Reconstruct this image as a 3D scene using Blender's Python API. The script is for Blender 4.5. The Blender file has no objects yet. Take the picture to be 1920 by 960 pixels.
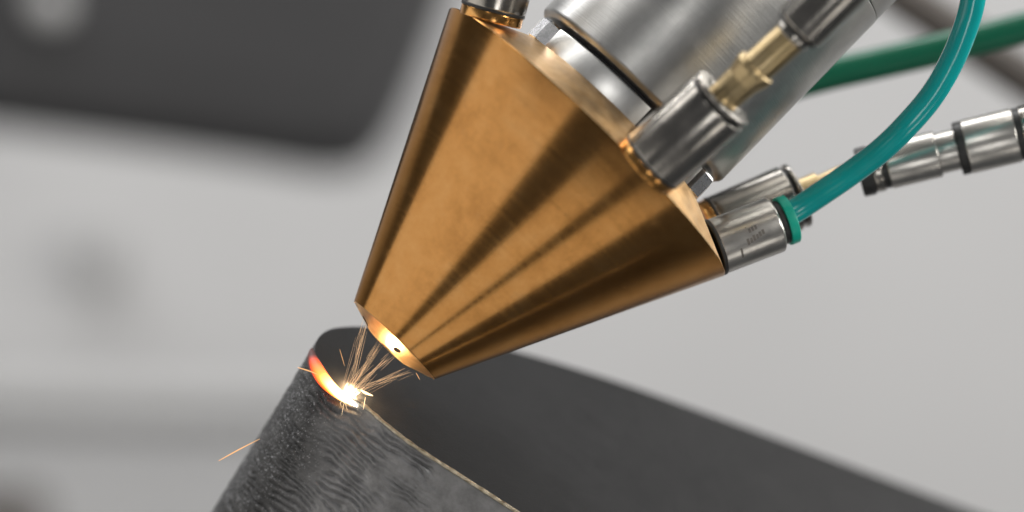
import bpy, bmesh, math, random
from mathutils import Vector, Matrix, noise
random.seed(7)
MM = 0.001
sc = bpy.context.scene
col = sc.collection

# ------------------------------------------------------------------ camera
D = 0.800                                     # camera to the plane y = 0, frame there is 160 x 80 mm
cd = bpy.data.cameras.new('camera')
cam = bpy.data.objects.new('camera', cd); col.objects.link(cam)
cam.location = (0, -D, 0); cam.rotation_euler = (math.radians(90), 0, 0)
cd.sensor_width = 36; cd.lens = 180
cd.clip_start = 0.01; cd.clip_end = 20
cd.dof.use_dof = True; cd.dof.focus_distance = D - 0.004; cd.dof.aperture_fstop = 7.2
cd.dof.aperture_blades = 0
sc.camera = cam

# ------------------------------------------------------------------ world, lamps, exposure
w = bpy.data.worlds.new('World'); sc.world = w; w.use_nodes = True
bg = w.node_tree.nodes['Background']
bg.inputs[0].default_value = (0.93, 0.96, 1.0, 1); bg.inputs[1].default_value = 0.08
sc.view_settings.view_transform = 'Standard'; sc.view_settings.look = 'None'
sc.view_settings.exposure = 0; sc.view_settings.gamma = 1
sc.cycles.max_bounces = 8
sc.cycles.sample_clamp_indirect = 6

def area(name, loc, target, sx, sy, radiance, color=(1, 1, 1), roll=0):
    l = bpy.data.lights.new(name, 'AREA'); l.shape = 'RECTANGLE'; l.size = sx; l.size_y = sy
    l.energy = radiance * math.pi * sx * sy; l.color = color
    o = bpy.data.objects.new(name, l); col.objects.link(o)
    o.location = loc
    d = Vector(target) - Vector(loc)
    o.rotation_euler = (d.to_track_quat('-Z', 'Y').to_matrix() @ Matrix.Rotation(math.radians(roll), 3, 'Z')).to_euler()
    return o
def area2(name, p0, p1, width, radiance, color=(1, 1, 1), target=(0.005, -0.012, 0.01)):   # a lamp whose long side runs p0 - p1
    p0, p1 = Vector(p0), Vector(p1); c = (p0+p1)/2
    o = area(name, c, target, (p1-p0).length, width, radiance, color)
    z = (c - Vector(target)).normalized(); x = (p1-p0); x = (x - z*x.dot(z)).normalized(); y = z.cross(x)
    o.rotation_euler = Matrix((x, y, z)).transposed().to_euler()
    return o
WARM = (1.0, 0.95, 0.88)
area2('added_softbox_side', (-0.55, 0.16, 0.11), (-0.38, -0.37, -0.29), 0.50, 0.98, WARM)  # unseen, added to put the bright band on the cone's left
area2('added_strip_below_front', (-0.240, -0.305, -0.31), (-0.105, -0.248, -0.42), 0.30, 0.85, WARM)  # added out of view for the cone's middle reflection band
area2('added_strip_below', (-0.080, -0.222, -0.432), (0.025, -0.095, -0.49), 0.30, 0.8, WARM)  # unseen strip added under the cone for one more band
area2('added_bank_upper_left', (-0.56, -0.08, 0.42), (-0.10, -0.16, 0.68), 0.20, 3.2, (1.0, 0.98, 0.95))  # unseen bank added for the upper stripes on fittings and barrel
area2('added_strip_lower_right', (0.40, -0.22, -0.33), (0.26, -0.30, -0.46), 0.07, 3.5, WARM)  # thin unseen strip added for the lower stripes on the fittings
area('added_lamp_front', (0.10, -0.78, -0.30), (-0.02, 0, -0.03), 0.18, 0.18, 4.5, (1.0, 0.98, 0.95))  # unseen, added to brighten the layered wall
area('added_lamp_right', (0.60, -0.42, 0.22), (0, 0, -0.01), 0.16, 0.20, 27.0, (1.0, 0.97, 0.92))  # added out of view to rake across the wall ripples
area('added_lamp_right_back', (0.62, 0.22, 0.26), (0.03, 0.03, -0.03), 0.34, 0.34, 17.0, (1.0, 0.97, 0.93))  # unseen, added so the top face reflects light into the cone's lower edge
area('added_lamp_front_upper', (-0.13, -0.76, 0.28), (0.03, 0, 0.02), 0.15, 0.15, 6.5, (1.0, 0.98, 0.95))  # unseen, added for the bright streak along the barrel
area('added_wall_wash', (-0.22, 0.34, 0.72), (-0.15, 0.75, -0.08), 1.1, 0.30, 9.5, (1, 0.99, 0.98))  # unseen, added to brighten the background wall

# ------------------------------------------------------------------ helpers
def P(px, py, y=0.0):                          # a point of the place, y metres behind the focus plane
    k = (D + y) / D / 12000.0
    return Vector(((px - 960) * k, y, (480 - py) * k))
def tag(o, label=None, cat=None, group=None, kind=None):
    if label: o['label'] = label
    if cat: o['category'] = cat
    if group: o['group'] = group
    if kind: o['kind'] = kind
    return o
def frame(origin, zdir):
    z = Vector(zdir).normalized()
    f = Vector((0, -1, 0)); f = (f - z * f.dot(z)).normalized()
    y = -f; x = y.cross(z)
    m = Matrix.Identity(4)
    for i in range(3):
        m[i][0] = x[i]; m[i][1] = y[i]; m[i][2] = z[i]; m[i][3] = origin[i]
    return m
def empty(name, m):
    o = bpy.data.objects.new(name, None); o.empty_display_size = 0.005
    col.objects.link(o); o.matrix_world = m
    return o
def finish(me, angle=38):
    bm = bmesh.new(); bm.from_mesh(me)
    bmesh.ops.recalc_face_normals(bm, faces=bm.faces)
    a = math.radians(angle)
    for e in bm.edges:
        e.smooth = not (len(e.link_faces) == 2 and e.calc_face_angle(0) > a)
    for f in bm.faces: f.smooth = True
    bm.to_mesh(me); bm.free()
def mesh(name, vs, fs, mat, parent=None, m=None, angle=38):
    me = bpy.data.meshes.new(name); me.from_pydata([tuple(v) for v in vs], [], fs); me.update()
    finish(me, angle)
    if mat: me.materials.append(mat)
    o = bpy.data.objects.new(name, me); col.objects.link(o)
    if parent: o.parent = parent
    if m is not None: o.matrix_world = m
    return o
def rnd(prof, b=0.15):                         # round the corners of a lathe profile
    out = [prof[0]]
    for i in range(1, len(prof) - 1):
        p, a, c = Vector(prof[i]), Vector(prof[i-1]), Vector(prof[i+1])
        k = min(b, (a-p).length * .45, (c-p).length * .45)
        p0 = p + (a-p).normalized() * k; p2 = p + (c-p).normalized() * k
        for t in (0, .33, .67, 1): out.append(tuple(p0*(1-t)**2 + p*2*t*(1-t) + p2*t*t))
    out.append(prof[-1]); return out
def lathe_data(prof, segs=96, a0=None, a1=None):
    vs, fs = [], []
    full = a0 is None
    n = segs if full else segs + 1
    for z, r in prof:
        for k in range(n):
            a = 2*math.pi*k/segs if full else math.radians(a0 + (a1-a0)*k/segs)
            vs.append((r*MM*math.sin(a), -r*MM*math.cos(a), z*MM))
    for i in range(len(prof)-1):
        for k in range(segs):
            k2 = (k+1) % n
            fs.append((i*n+k, i*n+k2, (i+1)*n+k2, (i+1)*n+k))
    if full:
        if prof[0][1] > 1e-6: fs.append(tuple(range(n)))
        if prof[-1][1] > 1e-6: fs.append(tuple((len(prof)-1)*n + k for k in range(n)))
    else:
        fs.append(tuple(i*n for i in range(len(prof))))
        fs.append(tuple(i*n + segs for i in range(len(prof))))
        fs.append((0, segs, (len(prof)-1)*n + segs, (len(prof)-1)*n)) if False else None
        fs.pop()
    return vs, fs
def lathe(name, prof, mat, parent=None, m=None, b=0.15, segs=96, a0=None, a1=None):
    p = rnd(prof, b) if b else prof
    vs, fs = lathe_data(p, segs, a0, a1)
    return mesh(name, vs, fs, mat, parent, m)
def catmull(pts, n):
    pts = [Vector(p) for p in pts]; out = []
    q = [pts[0]*2 - pts[1]] + pts + [pts[-1]*2 - pts[-2]]
    for i in range(1, len(q)-2):
        for k in range(n):
            t = k/n; a, b, c, d = q[i-1], q[i], q[i+1], q[i+2]
            out.append(.5*((2*b) + (c-a)*t + (2*a-5*b+4*c-d)*t*t + (3*b-a-3*c+d)*t**3))
    out.append(pts[-1]); return out
def tube_data(pts, rad, segs=24, caps=True):
    vs, fs = [], []
    n = len(pts); up = None
    for i, p in enumerate(pts):
        t = (pts[min(i+1, n-1)] - pts[max(i-1, 0)]).normalized()
        if up is None:
            up = t.orthogonal().normalized()
        up = (up - t*up.dot(t)).normalized(); sd = t.cross(up)
        r = rad(i/(n-1)) if callable(rad) else rad
        for k in range(segs):
            a = 2*math.pi*k/segs
            vs.append(p + (up*math.cos(a) + sd*math.sin(a))*r)
    for i in range(n-1):
        for k in range(segs):
            k2 = (k+1) % segs
            fs.append((i*segs+k, i*segs+k2, (i+1)*segs+k2, (i+1)*segs+k))
    if caps:
        fs.append(tuple(range(segs))); fs.append(tuple((n-1)*segs+k for k in range(segs)))
    return vs, fs
def cut(o, cutters):                           # boolean holes, then drop the cutters
    for c in cutters:
        md = o.modifiers.new('cut', 'BOOLEAN'); md.operation = 'DIFFERENCE'; md.solver = 'EXACT'; md.object = c; md.material_mode = 'TRANSFER'
    bpy.context.view_layer.update()
    dg = bpy.context.evaluated_depsgraph_get()
    me = bpy.data.meshes.new_from_object(o.evaluated_get(dg))
    o.modifiers.clear(); old = o.data; o.data = me; finish(me)
    for c in cutters: bpy.data.objects.remove(c)

# ------------------------------------------------------------------ materials
class NT:
    def __init__(s, name):
        s.m = bpy.data.materials.new(name); s.m.use_nodes = True
        s.t = s.m.node_tree; s.b = s.t.nodes['Principled BSDF']
        s.tc = s.t.nodes.new('ShaderNodeTexCoord')
    def n(s, typ, **kw):
        nd = s.t.nodes.new('ShaderNode' + typ)
        for k, v in kw.items():
            if k in nd.inputs.keys(): nd.inputs[k].default_value = v
            else: setattr(nd, k, v)
        return nd
    def l(s, a, b): s.t.links.new(a, b)
    def noise(s, scale, detail=4, rough=.55, stretch=None, coord='Object'):
        nz = s.n('TexNoise'); nz.inputs['Scale'].default_value = scale
        nz.inputs['Detail'].default_value = detail; nz.inputs['Roughness'].default_value = rough
        if stretch:
            mp = s.n('Mapping'); mp.inputs['Scale'].default_value = stretch
            s.l(s.tc.outputs[coord], mp.inputs[0]); s.l(mp.outputs[0], nz.inputs['Vector'])
        else: s.l(s.tc.outputs[coord], nz.inputs['Vector'])
        return nz
    def ramp(s, src, stops):
        r = s.n('ValToRGB'); e = r.color_ramp.elements
        while len(e) < len(stops): e.new(.5)
        for el, (p, c) in zip(e, stops):
            el.position = p; el.color = c if len(c) == 4 else (*c, 1)
        s.l(src, r.inputs[0]); return r
    def rough(s, src, a, b, lo=.3, hi=.7):
        mr = s.n('MapRange'); mr.inputs[1].default_value = lo; mr.inputs[2].default_value = hi
        mr.inputs[3].default_value = a; mr.inputs[4].default_value = b
        s.l(src, mr.inputs[0]); s.l(mr.outputs[0], s.b.inputs['Roughness'])
    def bump(s, src, strength, dist):
        bp = s.n('Bump'); bp.inputs['Strength'].default_value = strength; bp.inputs['Distance'].default_value = dist
        s.l(src, bp.inputs['Height']); s.l(bp.outputs[0], s.b.inputs['Normal']); return bp
def metal(name, c0, c1, r0, r1, scale=300, bump=.06, grain=2500, stretch=None, bd=0.0002):
    k = NT(name); k.b.inputs['Metallic'].default_value = 1
    nz = k.noise(scale, 5)
    rp = k.ramp(nz.outputs[0], [(.32, c0), (.68, c1)]); k.l(rp.outputs[0], k.b.inputs['Base Color'])
    n2 = k.noise(scale*.6, 6, .65); k.rough(n2.outputs[0], r0, r1)
    n3 = k.noise(grain, 3, .6, stretch); k.bump(n3.outputs[0], bump, bd)
    return k.m
k = NT('bronze'); k.b.inputs['Metallic'].default_value = 1
n1 = k.noise(140, 7, .68); r1 = k.ramp(n1.outputs[0], [(.28, (.37, .176, .053)), (.50, (.48, .238, .076)), (.72, (.53, .285, .105))])
n2 = k.noise(420, 6, .7); r2 = k.ramp(n2.outputs[0], [(.60, (0, 0, 0)), (.74, (1, 1, 1))])              # dull finger marks
mx = k.n('MixRGB'); mx.inputs[2].default_value = (.50, .27, .11, 1)
fm = k.n('Math'); fm.operation = 'MULTIPLY'; fm.inputs[1].default_value = .45
k.l(r2.outputs[0], fm.inputs[0]); k.l(fm.outputs[0], mx.inputs[0]); k.l(r1.outputs[0], mx.inputs[1]); k.l(mx.outputs[0], k.b.inputs['Base Color'])
n3 = k.noise(1.0, 5, .7, (60, 60, 1800)); mr = k.n('MapRange'); mr.inputs[1].default_value = .25; mr.inputs[2].default_value = .75; mr.inputs[3].default_value = .12; mr.inputs[4].default_value = .22
k.l(n3.outputs[0], mr.inputs[0])
ad = k.n('Math'); ad.operation = 'MULTIPLY_ADD'; ad.inputs[1].default_value = .10; k.l(r2.outputs[0], ad.inputs[0]); k.l(mr.outputs[0], ad.inputs[2]); k.l(ad.outputs[0], k.b.inputs['Roughness'])
k.bump(n3.outputs[0], .05, .0001)
k.b.inputs['Specular Tint'].default_value = (.70, .62, .54, 1)
bronze = k.m
bronze_rim = metal('bronze_rim', (0.66, 0.40, 0.17), (0.80, 0.54, 0.27), .30, .45, 500, .25, 1800)
brass = metal('brass', (0.40, 0.305, 0.16), (0.50, 0.39, 0.225), .30, .42, 300, .05)
brass_seat = metal('brass_seat', (0.62, 0.30, 0.09), (0.74, 0.42, 0.15), .16, .26, 300, .05)
nickel = metal('nickel', (0.33, 0.315, 0.29), (0.43, 0.405, 0.37), .17, .27, 400, .06)
satin = metal('satin_nickel', (0.54, 0.52, 0.49), (0.64, 0.62, 0.58), .26, .36, 400, .06)
steel = metal('brushed_steel', (0.44, 0.44, 0.432), (0.54, 0.535, 0.52), .33, .43, 200, .18, 900, (.15, .15, 5))
pale_steel = metal('pale_steel', (0.80, 0.80, 0.79), (0.88, 0.88, 0.86), .30, .40, 250, .05)
chrome = metal('chrome', (0.78, 0.78, 0.80), (0.88, 0.88, 0.89), .22, .30, 300, .02)
def plain(name, c, rough=.5, spec=.5, scale=600, var=.15, bump=.05, coat=0):
    k = NT(name); nz = k.noise(scale, 4)
    lo = tuple(x*(1-var) for x in c); hi = tuple(x*(1+var) for x in c)
    rp = k.ramp(nz.outputs[0], [(.3, lo), (.7, hi)]); k.l(rp.outputs[0], k.b.inputs['Base Color'])
    k.b.inputs['Roughness'].default_value = rough; k.b.inputs['Specular IOR Level'].default_value = spec
    n2 = k.noise(scale*4, 3); k.bump(n2.outputs[0], bump, 0.0002)
    k.b.inputs['Coat Weight'].default_value = coat; k.b.inputs['Coat Roughness'].default_value = .05
    return k.m
rubber = plain('black_rubber', (0.018, 0.018, 0.018), .45)
dark_gap = plain('dark_steel_gap', (0.02, 0.02, 0.022), .5)
teal = plain('teal_tube', (0.0, 0.33, 0.33), .22, .6, 200, .05, .0, .4)
teal.node_tree.nodes['Principled BSDF'].inputs['Subsurface Weight'].default_value = .1
teal.node_tree.nodes['Principled BSDF'].inputs['Subsurface Radius'].default_value = (.001, .003, .003)
green = plain('dark_green_tube', (0.0, 0.115, 0.06), .3, .5, 200, .05, .0)
ring_green = plain('green_release_ring', (0.0, 0.36, 0.26), .4, .5, 400, .06, .03)
bore_shade = plain('shaded_bore', (0.03, 0.02, 0.015), .8)  # shade deep in the bores put into the colour
ink = plain('etched_ink', (0.12, 0.11, 0.10), .6)
grey_paint = plain('grey_painted_wall', (0.44, 0.44, 0.443), .75, .2, 20, .02, .02)
dark_paint = plain('dark_grey_housing', (0.042, 0.042, 0.044), .45, .4, 15, .10, .02)
ledge_paint = plain('mid_grey_paint', (0.34, 0.34, 0.34), .6, .3, 20, .05, .02)
knob_paint = plain('pale_knob', (0.36, 0.36, 0.36), .6, .3, 60, .05, .02)
rod_paint = plain('dark_rod', (0.085, 0.075, 0.068), .5, .4, 60, .10, .02)
def emit(name, color, strength):
    k = NT(name); k.b.inputs['Base Color'].default_value = (.02, .02, .02, 1)
    k.b.inputs['Emission Color'].default_value = (*color, 1); k.b.inputs['Emission Strength'].default_value = strength
    return k.m

# ------------------------------------------------------------------ background: wall, ledge, housing
def box(name, x0, x1, y0, y1, z0, z1, mat, bev=0.004, parent=None):
    bm = bmesh.new(); bmesh.ops.create_cube(bm, size=1)
    for v in bm.verts:
        v.co = ((x0+x1)/2 + v.co.x*(x1-x0), (y0+y1)/2 + v.co.y*(y1-y0), (z0+z1)/2 + v.co.z*(z1-z0))
    if bev: bmesh.ops.bevel(bm, geom=bm.edges[:], offset=bev, segments=4, affect='EDGES', profile=.5)
    me = bpy.data.meshes.new(name); bm.to_mesh(me); bm.free(); finish(me); me.materials.append(mat)
    o = bpy.data.objects.new(name, me); col.objects.link(o)
    if parent: o.parent = parent
    return o
tag(box('wall', -2.0, 2.0, 0.75, 0.80, -1.4, 0.34, grey_paint, 0), 'pale grey painted wall far behind the nozzle', 'wall', kind='structure')
zc = P(0, 748, .70); vs, fs = tube_data([Vector((P(-500, 0, .70).x, .715, zc.z)), Vector((P(760, 0, .70).x, .715, zc.z - .004))], .0075, 32)
tag(mesh('pipe_rail', vs, fs, ledge_paint), 'blurred grey horizontal rail at lower left in front of the wall', 'rail')
def slab(name, pts, y0, y1, mat, parent=None, bev=.004):
    bm = bmesh.new()
    f = bm.faces.new([bm.verts.new((p.x, y0, p.z)) for p in pts])
    r = bmesh.ops.extrude_face_region(bm, geom=[f])
    for v in [g for g in r['geom'] if isinstance(g, bmesh.types.BMVert)]: v.co.y = y1
    bmesh.ops.recalc_face_normals(bm, faces=bm.faces)
    ed = [e for e in bm.edges if len(e.link_faces) == 2 and e.calc_face_angle(0) > 1.2]
    bmesh.ops.bevel(bm, geom=ed, offset=bev, segments=4, affect='EDGES', profile=.5)
    me = bpy.data.meshes.new(name); bm.to_mesh(me); bm.free(); finish(me, 45); me.materials.append(mat)
    o = bpy.data.objects.new(name, me); col.objects.link(o)
    if parent: o.parent = parent
    return o
hs = [(-700, 150), (-300, 200), (0, 238), (300, 278), (480, 304), (560, 318), (620, 322), (665, 314), (700, 290), (730, 250), (758, 198), (798, 100), (835, 0), (960, -330), (-700, -330)]
hroot = empty('machine_housing', Matrix.Translation(P(300, 0, .47)))
tag(hroot, 'large dark grey rounded machine housing blurred at upper left', 'housing')
ho = slab('casing', [P(x, y, .47) - P(300, 0, .47) for x, y in hs], 0, .06, dark_paint, hroot, .010)
kb = lathe('knob', [(0, 0), (0, 5.2), (6, 4.8), (7, 3.8), (7.4, 0)], knob_paint, hroot, None, .5, 48)
kb.matrix_local = Matrix.Translation(P(95, 12, .47) - P(300, 0, .47) + Vector((0, .0005, 0))) @ Matrix.Rotation(math.radians(90), 4, 'X')

bx_ = empty('wall_smudge', Matrix.Translation(P(180, 470, .74)))
tag(bx_, 'small grey block added as the dark smudge on the pale wall at far left', 'box')
def local(o, root): o.data.transform(Matrix.Translation(-root.location)); o.parent = root
c_ = P(180, 470, .74)
local(box('smudge_block', c_.x-.005, c_.x+.005, .736, .749, c_.z-.006, c_.z+.006, ledge_paint, .002), bx_)  # block added to give a vague dark smudge on the wall
c_ = P(-30, 985, .5)
tag(box('dark_block', c_.x-.02, c_.x+.012, .50, .56, c_.z-.03, c_.z+.007, rod_paint, .006), 'dark blurred block in the bottom left corner', 'block')
# ------------------------------------------------------------------ nozzle cone
T0 = P(739, 638, 0.0); T1 = P(1102, 265, 0.0035)
AX = (T1 - T0).normalized(); NF = frame(T0, AX)
nz = empty('laser_nozzle', NF)
tag(nz, 'polished bronze conical nozzle pointing down at the glowing melt spot', 'nozzle')
lathe('cone_body', [(0.02, 8.0), (0.02, 8.78), (43.3, 30.0), (43.4, 29.98)], bronze, nz, None, .12, 192)
lathe('rim_bevel', [(43.4, 29.96), (48.4, 19.2), (48.4, 12.0)], bronze_rim, nz, None, .2, 160)
tip = lathe('tip_face', [(3.0, 0.0), (3.0, 8.0), (0.0, 8.74), (-1.62, 3.7), (-1.62, 0.0)], bronze_rim, nz, None, .06, 128)
cs = []
HOLES = []
for k in range(4):
    ph = math.radians(15 + 90*k)
    rr = 5.45; zz = -1.05
    loc = Vector((rr*math.sin(ph), -rr*math.cos(ph), zz))*MM
    d = (Vector((0, 0, -10*MM)) - loc).normalized()
    HOLES.append(NF @ loc)
    vs, fs = tube_data([loc - d*.003, loc + d*.002], .00062, 24)
    c = mesh('cutter', vs, fs, bore_shade); c.parent = nz; cs.append(c)
vs, fs = tube_data([Vector((0, 0, .0025)), Vector((0, 0, -.003))], .0011, 32)
c = mesh('cutter', vs, fs, bore_shade); c.parent = nz; cs.append(c)
cut(tip, cs)

# ------------------------------------------------------------------ head barrel with collar and clamp screws
br = empty('head_barrel', frame(T0 + AX*.0468, AX))
tag(br, 'thick brushed steel cylinder mounted on the back of the bronze cone', 'machine head')
lathe('barrel', [(6.2, 10), (6.2, 18.6), (7.0, 19.35), (42.2, 19.35), (42.2, 18)], steel, br, None, .35, 160)
lathe('upper_barrel', [(42.3, 18), (42.3, 19.30), (110, 19.30), (110, 10)], steel, br, None, .15, 128)
lathe('core', [(0.0, 15.2), (6.3, 15.2)], dark_gap, br, None, 0, 96)
for a0, a1 in ((-54, 11), (30, 58), (80, 150), (200, 285)):
    prof = rnd([(1.5, 15.0), (1.5, 18.6), (5.3, 18.6), (5.3, 15.0)], .25)
    lathe('collar', prof + [prof[0]], pale_steel, br, None, 0, 40, a0, a1)
for ph in (-67, 69):
    p = math.radians(ph); c = Vector((17.2*math.sin(p), -17.2*math.cos(p), 0))*MM
    vs, fs = [], []
    for zz, rr in ((1.6, 2.2), (1.8, 2.45), (5.2, 2.45), (5.6, 2.1)):
        for k in range(6):
            a = math.radians(60*k + 20) - p
            vs.append(c + Vector((rr*math.sin(a), -rr*math.cos(a), zz))*MM)
    for i in range(3):
        for k in range(6): fs.append((i*6+k, i*6+(k+1) % 6, (i+1)*6+(k+1) % 6, (i+1)*6+k))
    fs.append(tuple(range(6))); fs.append(tuple(range(18, 24)))
    mesh('clamp_screw', vs, fs, chrome, br, None, 20)

# ------------------------------------------------------------------ push-in fittings
def fitting(label, base, tip_, L, R, plug=False):
    e = empty('push_in_fitting', frame(base, tip_ - base)); tag(e, label, 'fitting', 'fittings on the back of the nozzle')
    lathe('seat_ring', [(-2.2, R*.5), (-2.2, R*.97), (-.6, R*.97), (-.6, R*.5)], brass_seat, e, None, .2)
    lathe('gasket', [(-.65, R*.5), (-.65, R*1.0), (-.15, R*1.0), (-.15, R*.5)], rubber, e, None, .15)
    lathe('sleeve', [(-.2, R*.5), (-.2, R), (L-1.3, R), (L-1.3, R*.8)], nickel, e, None, .22)
    lathe('groove', [(L-1.5, R*.5), (L-1.5, R*.86), (L-.4, R*.86), (L-.4, R*.5)], rubber, e, None, 0)
    lathe('end_lip', [(L-.55, R*.5), (L-.55, R*.985), (L+.15, R*.985), (L+.25, R*.62), (L-.1, R*.5)], nickel, e, None, .2)
    return e
# the front one with the brass plug
b2 = P(1228, 298, -.024); d2 = Vector((.743*.968, -.25, .669*.968)).normalized()
f2 = fitting('nickel fitting in front of the steel cylinder with a brass plug', b2, b2 + d2*.01, 14.2, 5.55)
lathe('brass_plug', [(13.0, 2.5), (14.4, 2.55), (18.2, 2.75), (20.4, 3.35), (21.3, 3.3), (21.3, 2.65), (29.5, 2.65), (29.5, 1.0)], brass, f2, None, .2, 64)
c2b = b2 + d2*.0284
c2 = empty('tube_coupler', frame(c2b, Vector((.69, -.20, .70)))); tag(c2, 'nickel coupler at top right joined to the brass plug before the barrel', 'coupler', 'nickel tube couplers')
lathe('release_ring', [(-.4, 2.25), (-.4, 3.0), (.9, 3.0), (.9, 2.0)], nickel, c2, None, .2, 64)
lathe('groove', [(.7, 2.3), (.7, 3.6), (1.6, 3.6), (1.6, 2.0)], rubber, c2, None, .2, 64)
lathe('sleeve', [(1.5, 2.3), (1.5, 4.2), (30, 4.2), (30, 2.0)], nickel, c2, None, .35, 80)
# the one with the teal tube
b3 = P(1343, 463, .004); t3 = P(1459, 419, .006)
f3 = empty('push_in_fitting', frame(b3, t3 - b3))
tag(f3, 'short nickel fitting with faint printed marks holding the bright teal tube', 'fitting', 'fittings on the back of the nozzle')
lathe('gasket', [(-.55, 2), (-.55, 4.62), (.15, 4.62), (.15, 2)], rubber, f3, None, .2)
lathe('sleeve', [(.12, 2), (.12, 4.5), (10.0, 4.5), (10.35, 4.15), (10.35, 2.0)], satin, f3, None, .15, 128)
lathe('groove', [(10.2, 2), (10.2, 3.55), (11.5, 3.55), (11.5, 2)], rubber, f3, None, .1, 64)
lathe('release_ring', [(11.45, 1.9), (11.45, 3.95), (12.95, 3.95), (12.95, 1.9)], ring_green, f3, None, .18, 80)
def mark(z0, z1, a0, a1):                       # a printed stroke on the sleeve
    vs, fs = lathe_data([(z0, 4.508), (z1, 4.508)], 6, a0, a1); fs = fs[:6]
    return mesh('printed_mark', vs, fs, ink, f3)
mark(2.5, 2.85, 20, 42)
for i, (q0, q1) in enumerate(((6, 19), (8, 18), (5, 17), (7, 16), (5, 15), (4, 14))): mark(3.9 + i*.55, 4.33 + i*.55, q0 - i, q1 - i)
for i in range(3): mark(4.7 + i*.55, 5.1 + i*.55, -12 - i, -3 - i)
# the one behind, partly hidden
b4 = P(1350, 428, .016); t4 = P(1495, 366, .018)
f4 = fitting('nickel fitting half hidden behind the teal tube fitting', b4, t4, (t4-b4).length*1000, 5.45)
L4 = (t4-b4).length*1000
lathe('brass_plug', [(L4-1, 2.3), (L4+3.9, 2.3), (L4+3.9, 1.2)], brass, f4, None, .15, 64)
m4 = f4.matrix_world.copy() if False else frame(b4, t4-b4)
s4 = m4 @ Vector((0, 0, (L4+3.7)*MM)); e4 = P(1636, 303, .018)
vs, fs = tube_data([s4 + (e4-s4)*(i/6) for i in range(7)], .00165, 24)
mi = m4.inverted()
mesh('brass_stem', [mi @ v for v in vs], fs, brass, f4)
# coupler on the far right
c4 = empty('tube_coupler', frame(P(1624, 321, .018), P(1897, 255, .016) - P(1624, 321, .018)))
tag(c4, 'two stage nickel coupler with black rings crossing behind the teal tube at right', 'coupler', 'nickel tube couplers')
lathe('release_ring', [(-1.2, 1.2), (-1.2, 3.95), (1.0, 3.95), (1.0, 1.2)], rubber, c4, None, .4, 64)
lathe('end_lip', [(1.0, 2), (1.0, 3.75), (2.6, 3.75), (2.6, 2)], nickel, c4, None, .3, 64)
lathe('groove', [(2.5, 2), (2.5, 3.5), (3.6, 3.5), (3.6, 2)], rubber, c4, None, .1, 64)
lathe('sleeve', [(3.5, 2), (3.5, 3.75), (11.8, 3.75), (11.8, 2)], satin, c4, None, .25, 80)
lathe('neck', [(11.7, 2), (11.7, 3.3), (15.2, 3.3), (15.2, 2)], satin, c4, None, .1, 64)
lathe('groove', [(14.9, 2), (14.9, 4.3), (16.4, 4.3), (16.4, 2)], rubber, c4, None, .35, 64)
lathe('sleeve', [(16.3, 2), (16.3, 4.4), (24.6, 4.4), (24.6, 2)], satin, c4, None, .25, 80)
lathe('groove', [(24.5, 2), (24.5, 4.2), (25.7, 4.2), (25.7, 2)], rubber, c4, None, .1, 64)
lathe('end_lip', [(25.6, 2), (25.6, 4.35), (27.0, 4.35), (27.0, 3.2), (40, 3.2), (40, 2)], nickel, c4, None, .3, 64)
# top left
b1 = P(926, 13, -.007); d1 = Vector((.26, -.10, .96)).normalized()
fitting('nickel fitting with orange brass seat at the top left rim of the cone', b1, b1 + d1*.01, 16, 5.1)

# ------------------------------------------------------------------ tubes
hp = [(1440, 424), (1474, 405), (1505, 386), (1550, 356), (1595, 325), (1653, 281), (1703, 232), (1751, 174), (1788, 108), (1813, 44), (1826, -10), (1834, -90)]
hy = [.005, .006, .006, .005, .004, .002, .000, -.001, -.002, -.003, -.004, -.005]
pts = catmull([P(x, y, q) for (x, y), q in zip(hp, hy)], 10)
vs, fs = tube_data(pts, .00198, 32)
tag(mesh('air_tube', vs, fs, teal), 'bright teal plastic tube curving up from its green ring', 'tube', 'plastic tubes')
hp = [(1380, 190), (1530, 146), (1650, 118), (1780, 88), (1920, 52), (2100, 0)]
pts = catmull([P(x, y, .055) for x, y in hp], 10)
vs, fs = tube_data(pts, .0027, 32)
tag(mesh('air_tube', vs, fs, green), 'dark green blurred tube passing behind the steel cylinder', 'tube', 'plastic tubes')
pts = [P(1560 + i*120, -95 + i*80, .20) for i in range(6)]
vs, fs = tube_data(pts, .0044, 32)
tag(mesh('support_rod', vs, fs, rod_paint), 'blurred dark brown grey rod slanting across the top right corner', 'rod')

# ------------------------------------------------------------------ workpiece
sT, cT = .34, .9404
UP = Vector((.53*cT, -sT, .848*cT)).normalized()
W0 = P(665, 742, -.001)
CAMP = Vector((0, -D, 0))
def onplane(px, py, off=0.0):
    d = (P(px, py, 0) - CAMP).normalized()
    t = (W0 + UP*off - CAMP).dot(UP) / d.dot(UP)
    return CAMP + d*t
near = [(1500, 1306), (1150, 1077), (1060, 1018), (970, 960), (870, 896), (780, 838), (720, 792), (690, 766), (665, 748), (640, 732), (615, 708), (598, 682), (591, 660), (593, 641), (604, 626), (624, 616), (660, 612)]
far = [(700, 613), (770, 620), (850, 632), (960, 657), (1050, 682), (1180, 723), (1340, 780), (1500, 838), (1830, 960), (2300, 1128)]
wp = empty('workpiece', Matrix.Translation(W0))
tag(wp, 'dark steel workpiece with a rough layered wall under the nozzle', 'workpiece')
nearp = catmull([onplane(*q) - W0 for q in near], 40)
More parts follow.
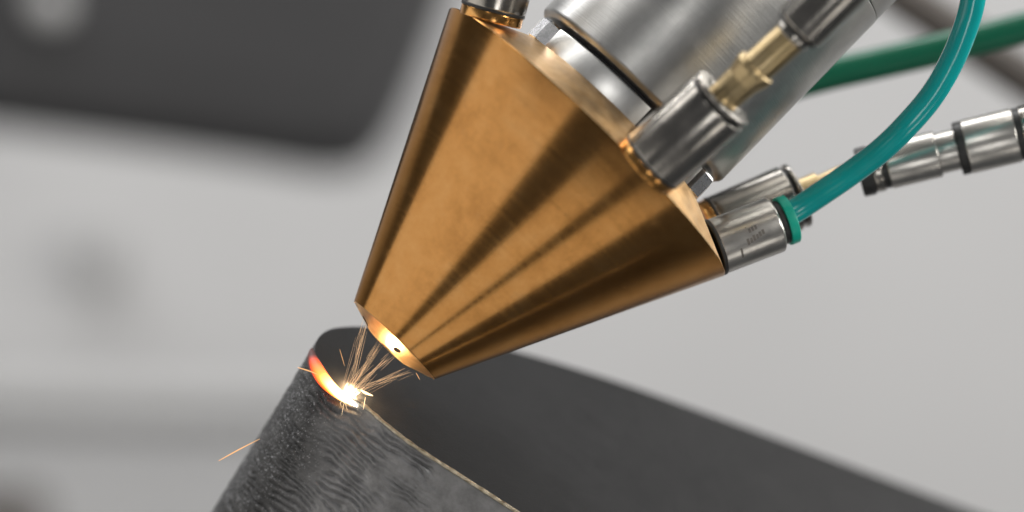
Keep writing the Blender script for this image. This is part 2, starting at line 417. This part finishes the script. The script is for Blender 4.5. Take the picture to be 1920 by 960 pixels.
# resample evenly
def resample(pl, step):
    out = [pl[0]]; acc = 0
    for i in range(1, len(pl)):
        a, b = pl[i-1], pl[i]; L = (b-a).length; t = step - acc
        while t <= L:
            out.append(a + (b-a)*(t/L)); t += step
        acc = L - (t - step)
    out.append(pl[-1]); return out
rim = resample(nearp, .00022)
farp = catmull([onplane(*q) - W0 for q in far], 4)
NR = len(rim); RH = 250; H = .052
outn = []
for i in range(NR):
    t = (rim[min(i+3, NR-1)] - rim[max(i-3, 0)]).normalized()
    outn.append(t.cross(UP).normalized())
cen = sum(farp, Vector())/len(farp)
if outn[NR//3].dot(cen) > 0: outn = [-v for v in outn]
IQ = min(range(NR), key=lambda i: (rim[i] - (onplane(720, 792) - W0)).length)
vs, fs = [], []
for j in range(RH+1):
    h = H*(j/RH)
    for i in range(NR):
        s = i*.22; hm = h*1000                 # mm along the rim, mm below it
        wq = noise.noise(Vector((s*.16, hm*.16, 1.3)))*1.1
        rip = noise.noise(Vector((s*.16 + 5, hm*.95 + wq*1.0 + s*.04, 4.1)))
        rip2 = noise.noise(Vector((s*.32, hm*1.9 + wq*1.6, 9.7)))
        gr = noise.noise(Vector((s*2.4, hm*2.6, 2.2)))
        gl = noise.noise(Vector((s*.07, hm*.07, 7.7)))
        amp = .45 + .55*max(0, min(1, .6 + gl*1.6))
        uu = (i - IQ)*.22
        zone = max(0, min(1, (uu + 15)/6))
        ph = hm/1.05 + 1.5*noise.noise(Vector((s*.10, hm*.22, 3.3))) + .55*noise.noise(Vector((s*.42, hm*.5, 8.1))) + s*.012
        patch = max(0, min(1, .62 + 1.7*noise.noise(Vector((s*.20, hm*.26, 6.6)))))    # lapped layer lines, broken here and there
        rid = 1 - abs(math.sin(math.pi*ph))**.7
        dsp = -.70*rid*patch*zone + (.10*rip + .10*rip2)*(.4 + .6*zone) + .07*gr
        dsp *= min(1, hm/1.2)
        edge = max(0, .5 - hm)
        dsp -= edge*edge*1.2
        vs.append(rim[i] - UP*h + outn[i]*dsp*MM)
for j in range(RH):
    for i in range(NR-1):
        k = j*NR + i; fs.append((k, k+1, k+1+NR, k+NR))
clad = NT('clad_wall'); clad.b.inputs['Metallic'].default_value = .65
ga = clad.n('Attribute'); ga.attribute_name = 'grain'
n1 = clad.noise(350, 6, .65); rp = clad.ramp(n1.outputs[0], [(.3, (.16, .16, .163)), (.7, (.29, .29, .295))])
n4 = clad.noise(500, 5, .6); rd = clad.ramp(n4.outputs[0], [(.3, (.05, .05, .051)), (.7, (.11, .11, .111))])     # darker tone past the bend
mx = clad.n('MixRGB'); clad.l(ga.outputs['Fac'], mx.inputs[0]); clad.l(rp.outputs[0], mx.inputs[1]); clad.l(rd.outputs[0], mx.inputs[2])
vo = clad.n('TexVoronoi'); vo.inputs['Scale'].default_value = 4300; clad.l(clad.tc.outputs['Object'], vo.inputs['Vector'])
sep = clad.n('SeparateColor'); clad.l(vo.outputs['Color'], sep.inputs[0])
gt = clad.n('Math'); gt.operation = 'GREATER_THAN'; gt.inputs[1].default_value = .84; clad.l(sep.outputs[2], gt.inputs[0])
lt = clad.n('Math'); lt.operation = 'LESS_THAN'; lt.inputs[1].default_value = .42; clad.l(vo.outputs['Distance'], lt.inputs[0])
an = clad.n('Math'); an.operation = 'MULTIPLY'; clad.l(gt.outputs[0], an.inputs[0]); clad.l(lt.outputs[0], an.inputs[1])
sp = clad.n('Math'); sp.operation = 'MULTIPLY'; clad.l(an.outputs[0], sp.inputs[0]); clad.l(ga.outputs['Fac'], sp.inputs[1])   # bare grains of powder
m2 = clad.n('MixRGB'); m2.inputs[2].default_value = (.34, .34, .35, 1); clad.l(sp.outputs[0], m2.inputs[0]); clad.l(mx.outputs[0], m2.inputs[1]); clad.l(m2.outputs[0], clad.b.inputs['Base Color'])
mr = clad.n('MapRange'); mr.inputs[3].default_value = .50; mr.inputs[4].default_value = .30; clad.l(sp.outputs[0], mr.inputs[0]); clad.l(mr.outputs[0], clad.b.inputs['Roughness'])
n3 = clad.noise(2000, 3, .65); bp = clad.bump(n3.outputs[0], .35, .0006)
bs = clad.n('MapRange'); bs.inputs[3].default_value = .28; bs.inputs[4].default_value = .85; clad.l(ga.outputs['Fac'], bs.inputs[0]); clad.l(bs.outputs[0], bp.inputs['Strength'])
sub = clad.n('VectorMath'); sub.operation = 'SUBTRACT'; sub.inputs[1].default_value = (.5, .5, .5); clad.l(vo.outputs['Color'], sub.inputs[0])
sc1 = clad.n('Math'); sc1.operation = 'MULTIPLY'; sc1.inputs[1].default_value = 1.3; clad.l(sp.outputs[0], sc1.inputs[0])
scl = clad.n('VectorMath'); scl.operation = 'SCALE'; clad.l(sub.outputs[0], scl.inputs[0]); clad.l(sc1.outputs[0], scl.inputs['Scale'])
add = clad.n('VectorMath'); add.operation = 'ADD'; clad.l(bp.outputs[0], add.inputs[0]); clad.l(scl.outputs[0], add.inputs[1])
nrm = clad.n('VectorMath'); nrm.operation = 'NORMALIZE'; clad.l(add.outputs[0], nrm.inputs[0]); clad.l(nrm.outputs[0], clad.b.inputs['Normal'])
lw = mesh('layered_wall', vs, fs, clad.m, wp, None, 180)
iq = IQ
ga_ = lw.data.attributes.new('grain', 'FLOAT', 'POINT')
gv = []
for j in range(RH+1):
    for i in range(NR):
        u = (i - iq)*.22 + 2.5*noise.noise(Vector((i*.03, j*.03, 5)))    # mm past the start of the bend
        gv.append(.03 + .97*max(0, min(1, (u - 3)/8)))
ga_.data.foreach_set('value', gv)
# dark back walls and the flat top
capm = NT('dark_top'); n1 = capm.noise(60, 6, .6); rp = capm.ramp(n1.outputs[0], [(.3, (.036, .036, .037)), (.7, (.044, .044, .045))]); capm.l(rp.outputs[0], capm.b.inputs['Base Color'])
capm.b.inputs['Metallic'].default_value = .7
n2 = capm.noise(300, 5, .6); capm.rough(n2.outputs[0], .33, .39)
n3 = capm.noise(3000, 3, .6); capm.bump(n3.outputs[0], .25, .0002)
capm.b.inputs['Specular IOR Level'].default_value = .25
loop = rim[::3] + farp
bm = bmesh.new()
f = bm.faces.new([bm.verts.new(p) for p in loop]); bmesh.ops.triangulate(bm, faces=[f])
me = bpy.data.meshes.new('top_face'); bm.to_mesh(me); bm.free(); me.materials.append(capm.m)
o = bpy.data.objects.new('top_face', me); col.objects.link(o); o.parent = wp
bw = [rim[-1]] + farp + [rim[0]]
vs, fs = [], []
for p in bw: vs += [p, p - UP*H]
for i in range(len(bw)-1): fs.append((2*i, 2*i+2, 2*i+3, 2*i+1))
mesh('back_wall', vs, fs, capm.m, wp)
lipm = metal('lit_lip', (.34, .28, .19), (.72, .65, .50), .30, .5, 900, .5, 2500)  # warm light caught by the rim edge put into a pale tan
i0 = min(range(NR), key=lambda i: (rim[i] - (onplane(672, 753) - W0)).length)
seg = [rim[i] for i in range(0, i0, 2)]
lp = []
for i, p in enumerate(seg):
    j = noise.noise(Vector((i*.21, 3, 1)))*.10 + noise.noise(Vector((i*.6, 8, 1)))*.05
    lp.append(p + UP*MM*(-.06 + j*.5) + outn[min(2*i, NR-1)]*MM*(-.08 + j))
vs, fs = tube_data(lp, lambda u: (.31 + .13*noise.noise(Vector((u*60, 2, 2))))*MM, 10)
mesh('rim_lip', vs, fs, lipm, wp)

# ------------------------------------------------------------------ glowing melt, jets and sparks
FOC = P(650, 742, -.002)
mk = NT('glowing_melt')
at = mk.n('Attribute'); at.attribute_name = 'glow_level'
rp = mk.ramp(at.outputs['Fac'], [(0, (.25, .012, .0)), (.2, (1, .07, .004)), (.42, (1, .19, .015)), (.68, (1, .55, .17)), (1, (1, .93, .75))])
st = mk.ramp(at.outputs['Fac'], [(0, (.01, .01, .01)), (.2, (.07, .07, .07)), (.45, (.13, .13, .13)), (.65, (.35, .35, .35)), (1, (1, 1, 1))])
mul = mk.n('Math'); mul.operation = 'MULTIPLY'; mul.inputs[1].default_value = 28
mk.l(st.outputs[0], mul.inputs[0]); mk.l(rp.outputs[0], mk.b.inputs['Emission Color']); mk.l(mul.outputs[0], mk.b.inputs['Emission Strength'])
mk.b.inputs['Base Color'].default_value = (.05, .04, .04, 1)
ia = min(range(NR), key=lambda i: (rim[i] - (onplane(674, 755) - W0)).length)
ib = min(range(NR), key=lambda i: (rim[i] - (onplane(592, 648) - W0)).length)
seg = [W0 + rim[i] + outn[i]*(.00025) - UP*.0007 for i in range(ia, ib)]
def brad(u):
    return MM*(.10 + .98*math.sin(math.pi*min(1, u**1.05))**.8)
vs, fs = tube_data(seg, brad, 20)
melt = mesh('melt_bead', vs, fs, mk.m, None, None, 180)
at_ = melt.data.attributes.new('glow_level', 'FLOAT', 'POINT')
for i in range(len(seg)):
    u = i/(len(seg)-1)
    ii = ia + i
    for k in range(20):
        v = melt.data.vertices[i*20+k].co - W0 - rim[ii]
        lowr = max(0, -v.dot(UP)*1000 - .5)
        at_.data[i*20+k].value = max(0, min(1, 1.02 - u*1.30 - .36*lowr))
tag(melt, 'glowing white to orange crescent of molten metal on the workpiece rim', 'molten metal')
l = bpy.data.lights.new('melt_light', 'POINT'); l.energy = .06; l.color = (1, .72, .42); l.shadow_soft_size = .0009
lo = bpy.data.objects.new('melt_light', l); col.objects.link(lo); lo.location = FOC + AX*.0014 + Vector((-.0003, .0020, -.0002))

pv = bpy.data.materials.new('halo_glow'); pv.use_nodes = True; t = pv.node_tree; t.nodes.clear()  # emissive volume added to imitate bloom around the melt
out = t.nodes.new('ShaderNodeOutputMaterial'); em = t.nodes.new('ShaderNodeEmission'); em.inputs[0].default_value = (1, .50, .20, 1)
tc = t.nodes.new('ShaderNodeTexCoord'); ln = t.nodes.new('ShaderNodeVectorMath'); ln.operation = 'LENGTH'
mr = t.nodes.new('ShaderNodeMapRange'); mr.inputs[1].default_value = .0042; mr.inputs[2].default_value = 0; mr.inputs[3].default_value = 0; mr.inputs[4].default_value = 1
pw = t.nodes.new('ShaderNodeMath'); pw.operation = 'POWER'; pw.inputs[1].default_value = 4
ml = t.nodes.new('ShaderNodeMath'); ml.operation = 'MULTIPLY'; ml.inputs[1].default_value = 420
t.links.new(tc.outputs['Object'], ln.inputs[0]); t.links.new(ln.outputs['Value'], mr.inputs[0]); t.links.new(mr.outputs[0], pw.inputs[0])
t.links.new(pw.outputs[0], ml.inputs[0]); t.links.new(ml.outputs[0], em.inputs[1]); t.links.new(em.outputs[0], out.inputs['Volume'])
bm = bmesh.new(); bmesh.ops.create_icosphere(bm, subdivisions=3, radius=.0042)
me = bpy.data.meshes.new('melt_halo'); bm.to_mesh(me); bm.free(); me.materials.append(pv)
vg = bpy.data.objects.new('melt_halo', me); col.objects.link(vg); vg.location = P(650, 735, -.003)
tag(vg, 'faint halo of light added around the melt spot', 'vapour', None, 'stuff')
jm = emit('lit_powder', (1, .62, .33), .8)
sm = emit('hot_spark', (1, .72, .40), 2.6)
om = emit('orange_spark', (1, .52, .20), 1.1)
def filaments(name, segs, mat):
    V, F = [], []
    for a, b, r in segs:
        mid = (a+b)/2
        vs, fs = tube_data([a, mid, b], lambda u: r*(1 - .6*abs(2*u-1)), 4)
        n = len(V); V += vs; F += [tuple(i+n for i in q) for q in fs]
    return mesh(name, V, F, mat)
side = AX.cross(Vector((0, 1, 0))).normalized()
names = ['thin pale powder jet reaching the left end of the nozzle tip', 'second powder jet from the left between tip and melt',
         'third powder jet from the left under the nozzle orifice', 'lowest powder jet slanting to the right end of the nozzle tip']
order = sorted(range(4), key=lambda k: HOLES[k].x)
for q, k in enumerate(order):
    h = HOLES[k]; ss = []
    for i in range(26):
        o1 = Vector([random.gauss(0, .00040) for _ in range(3)]); o2 = Vector([random.gauss(0, .00050) for _ in range(3)])
        t0 = random.uniform(-.02, .75)**1.0; t1 = min(random.uniform(.84, .97), t0 + random.uniform(.2, .7))
        A = h + o1; B = FOC + o2 + (h - FOC)*.06
        ss.append((A + (B-A)*t0, A + (B-A)*t1, random.uniform(.000022, .00004)))
    tag(filaments('powder_jet', ss, jm), names[q], 'powder jet', 'powder jets', 'stuff')
ss = []
for i in range(45):
    a = random.uniform(0, 2*math.pi); el = random.gauss(0, .6)
    d = (Vector((math.cos(a), 0, math.sin(a))) + Vector((0, -abs(el)*.6, 0))).normalized()
    L = random.uniform(.0008, .0040)*random.random()*(1.3 if d.x > .2 else .8)
    A = FOC + Vector((random.gauss(0, .0006), -.0006, random.gauss(0, .0005)))
    ss.append((A, A + d*L, random.uniform(.00002, .000035)))
tag(filaments('spark_burst', ss, sm), 'tiny star burst of white sparks around the melt spot', 'sparks', None, 'stuff')
def spark(label, pxs, y, r, mat):
    pts = catmull([P(px, py, y) for px, py in pxs], 6)
    vs, fs = tube_data(pts, lambda u: r*(.35 + .65*math.sin(math.pi*min(1, .1+u*.9))), 6)
    tag(mesh('spark', vs, fs, mat), label, 'spark', 'flying sparks')
spark('long orange spark flying off the lower left side of the workpiece', [(410, 864), (448, 843), (487, 823)], -.003, .00010, om)
spark('short orange spark leaving the left of the melt glow', [(558, 689), (578, 695), (598, 703)], -.004, .00010, om)
spark('tiny white chip of light right of the melt spot', [(676, 731), (686, 737), (699, 742)], -.004, .00022, sm)
spark('tiny pale spark dropping below the melt spot', [(685, 745), (683, 757), (681, 768)], -.004, .00005, sm)
spark('faint thin spark above the orange end of the melt', [(637, 655), (642, 672), (646, 686)], -.002, .00004, om)
spark('small spark hanging under the right corner of the nozzle tip', [(780, 699), (784, 706), (787, 712)], -.004, .00005, om)
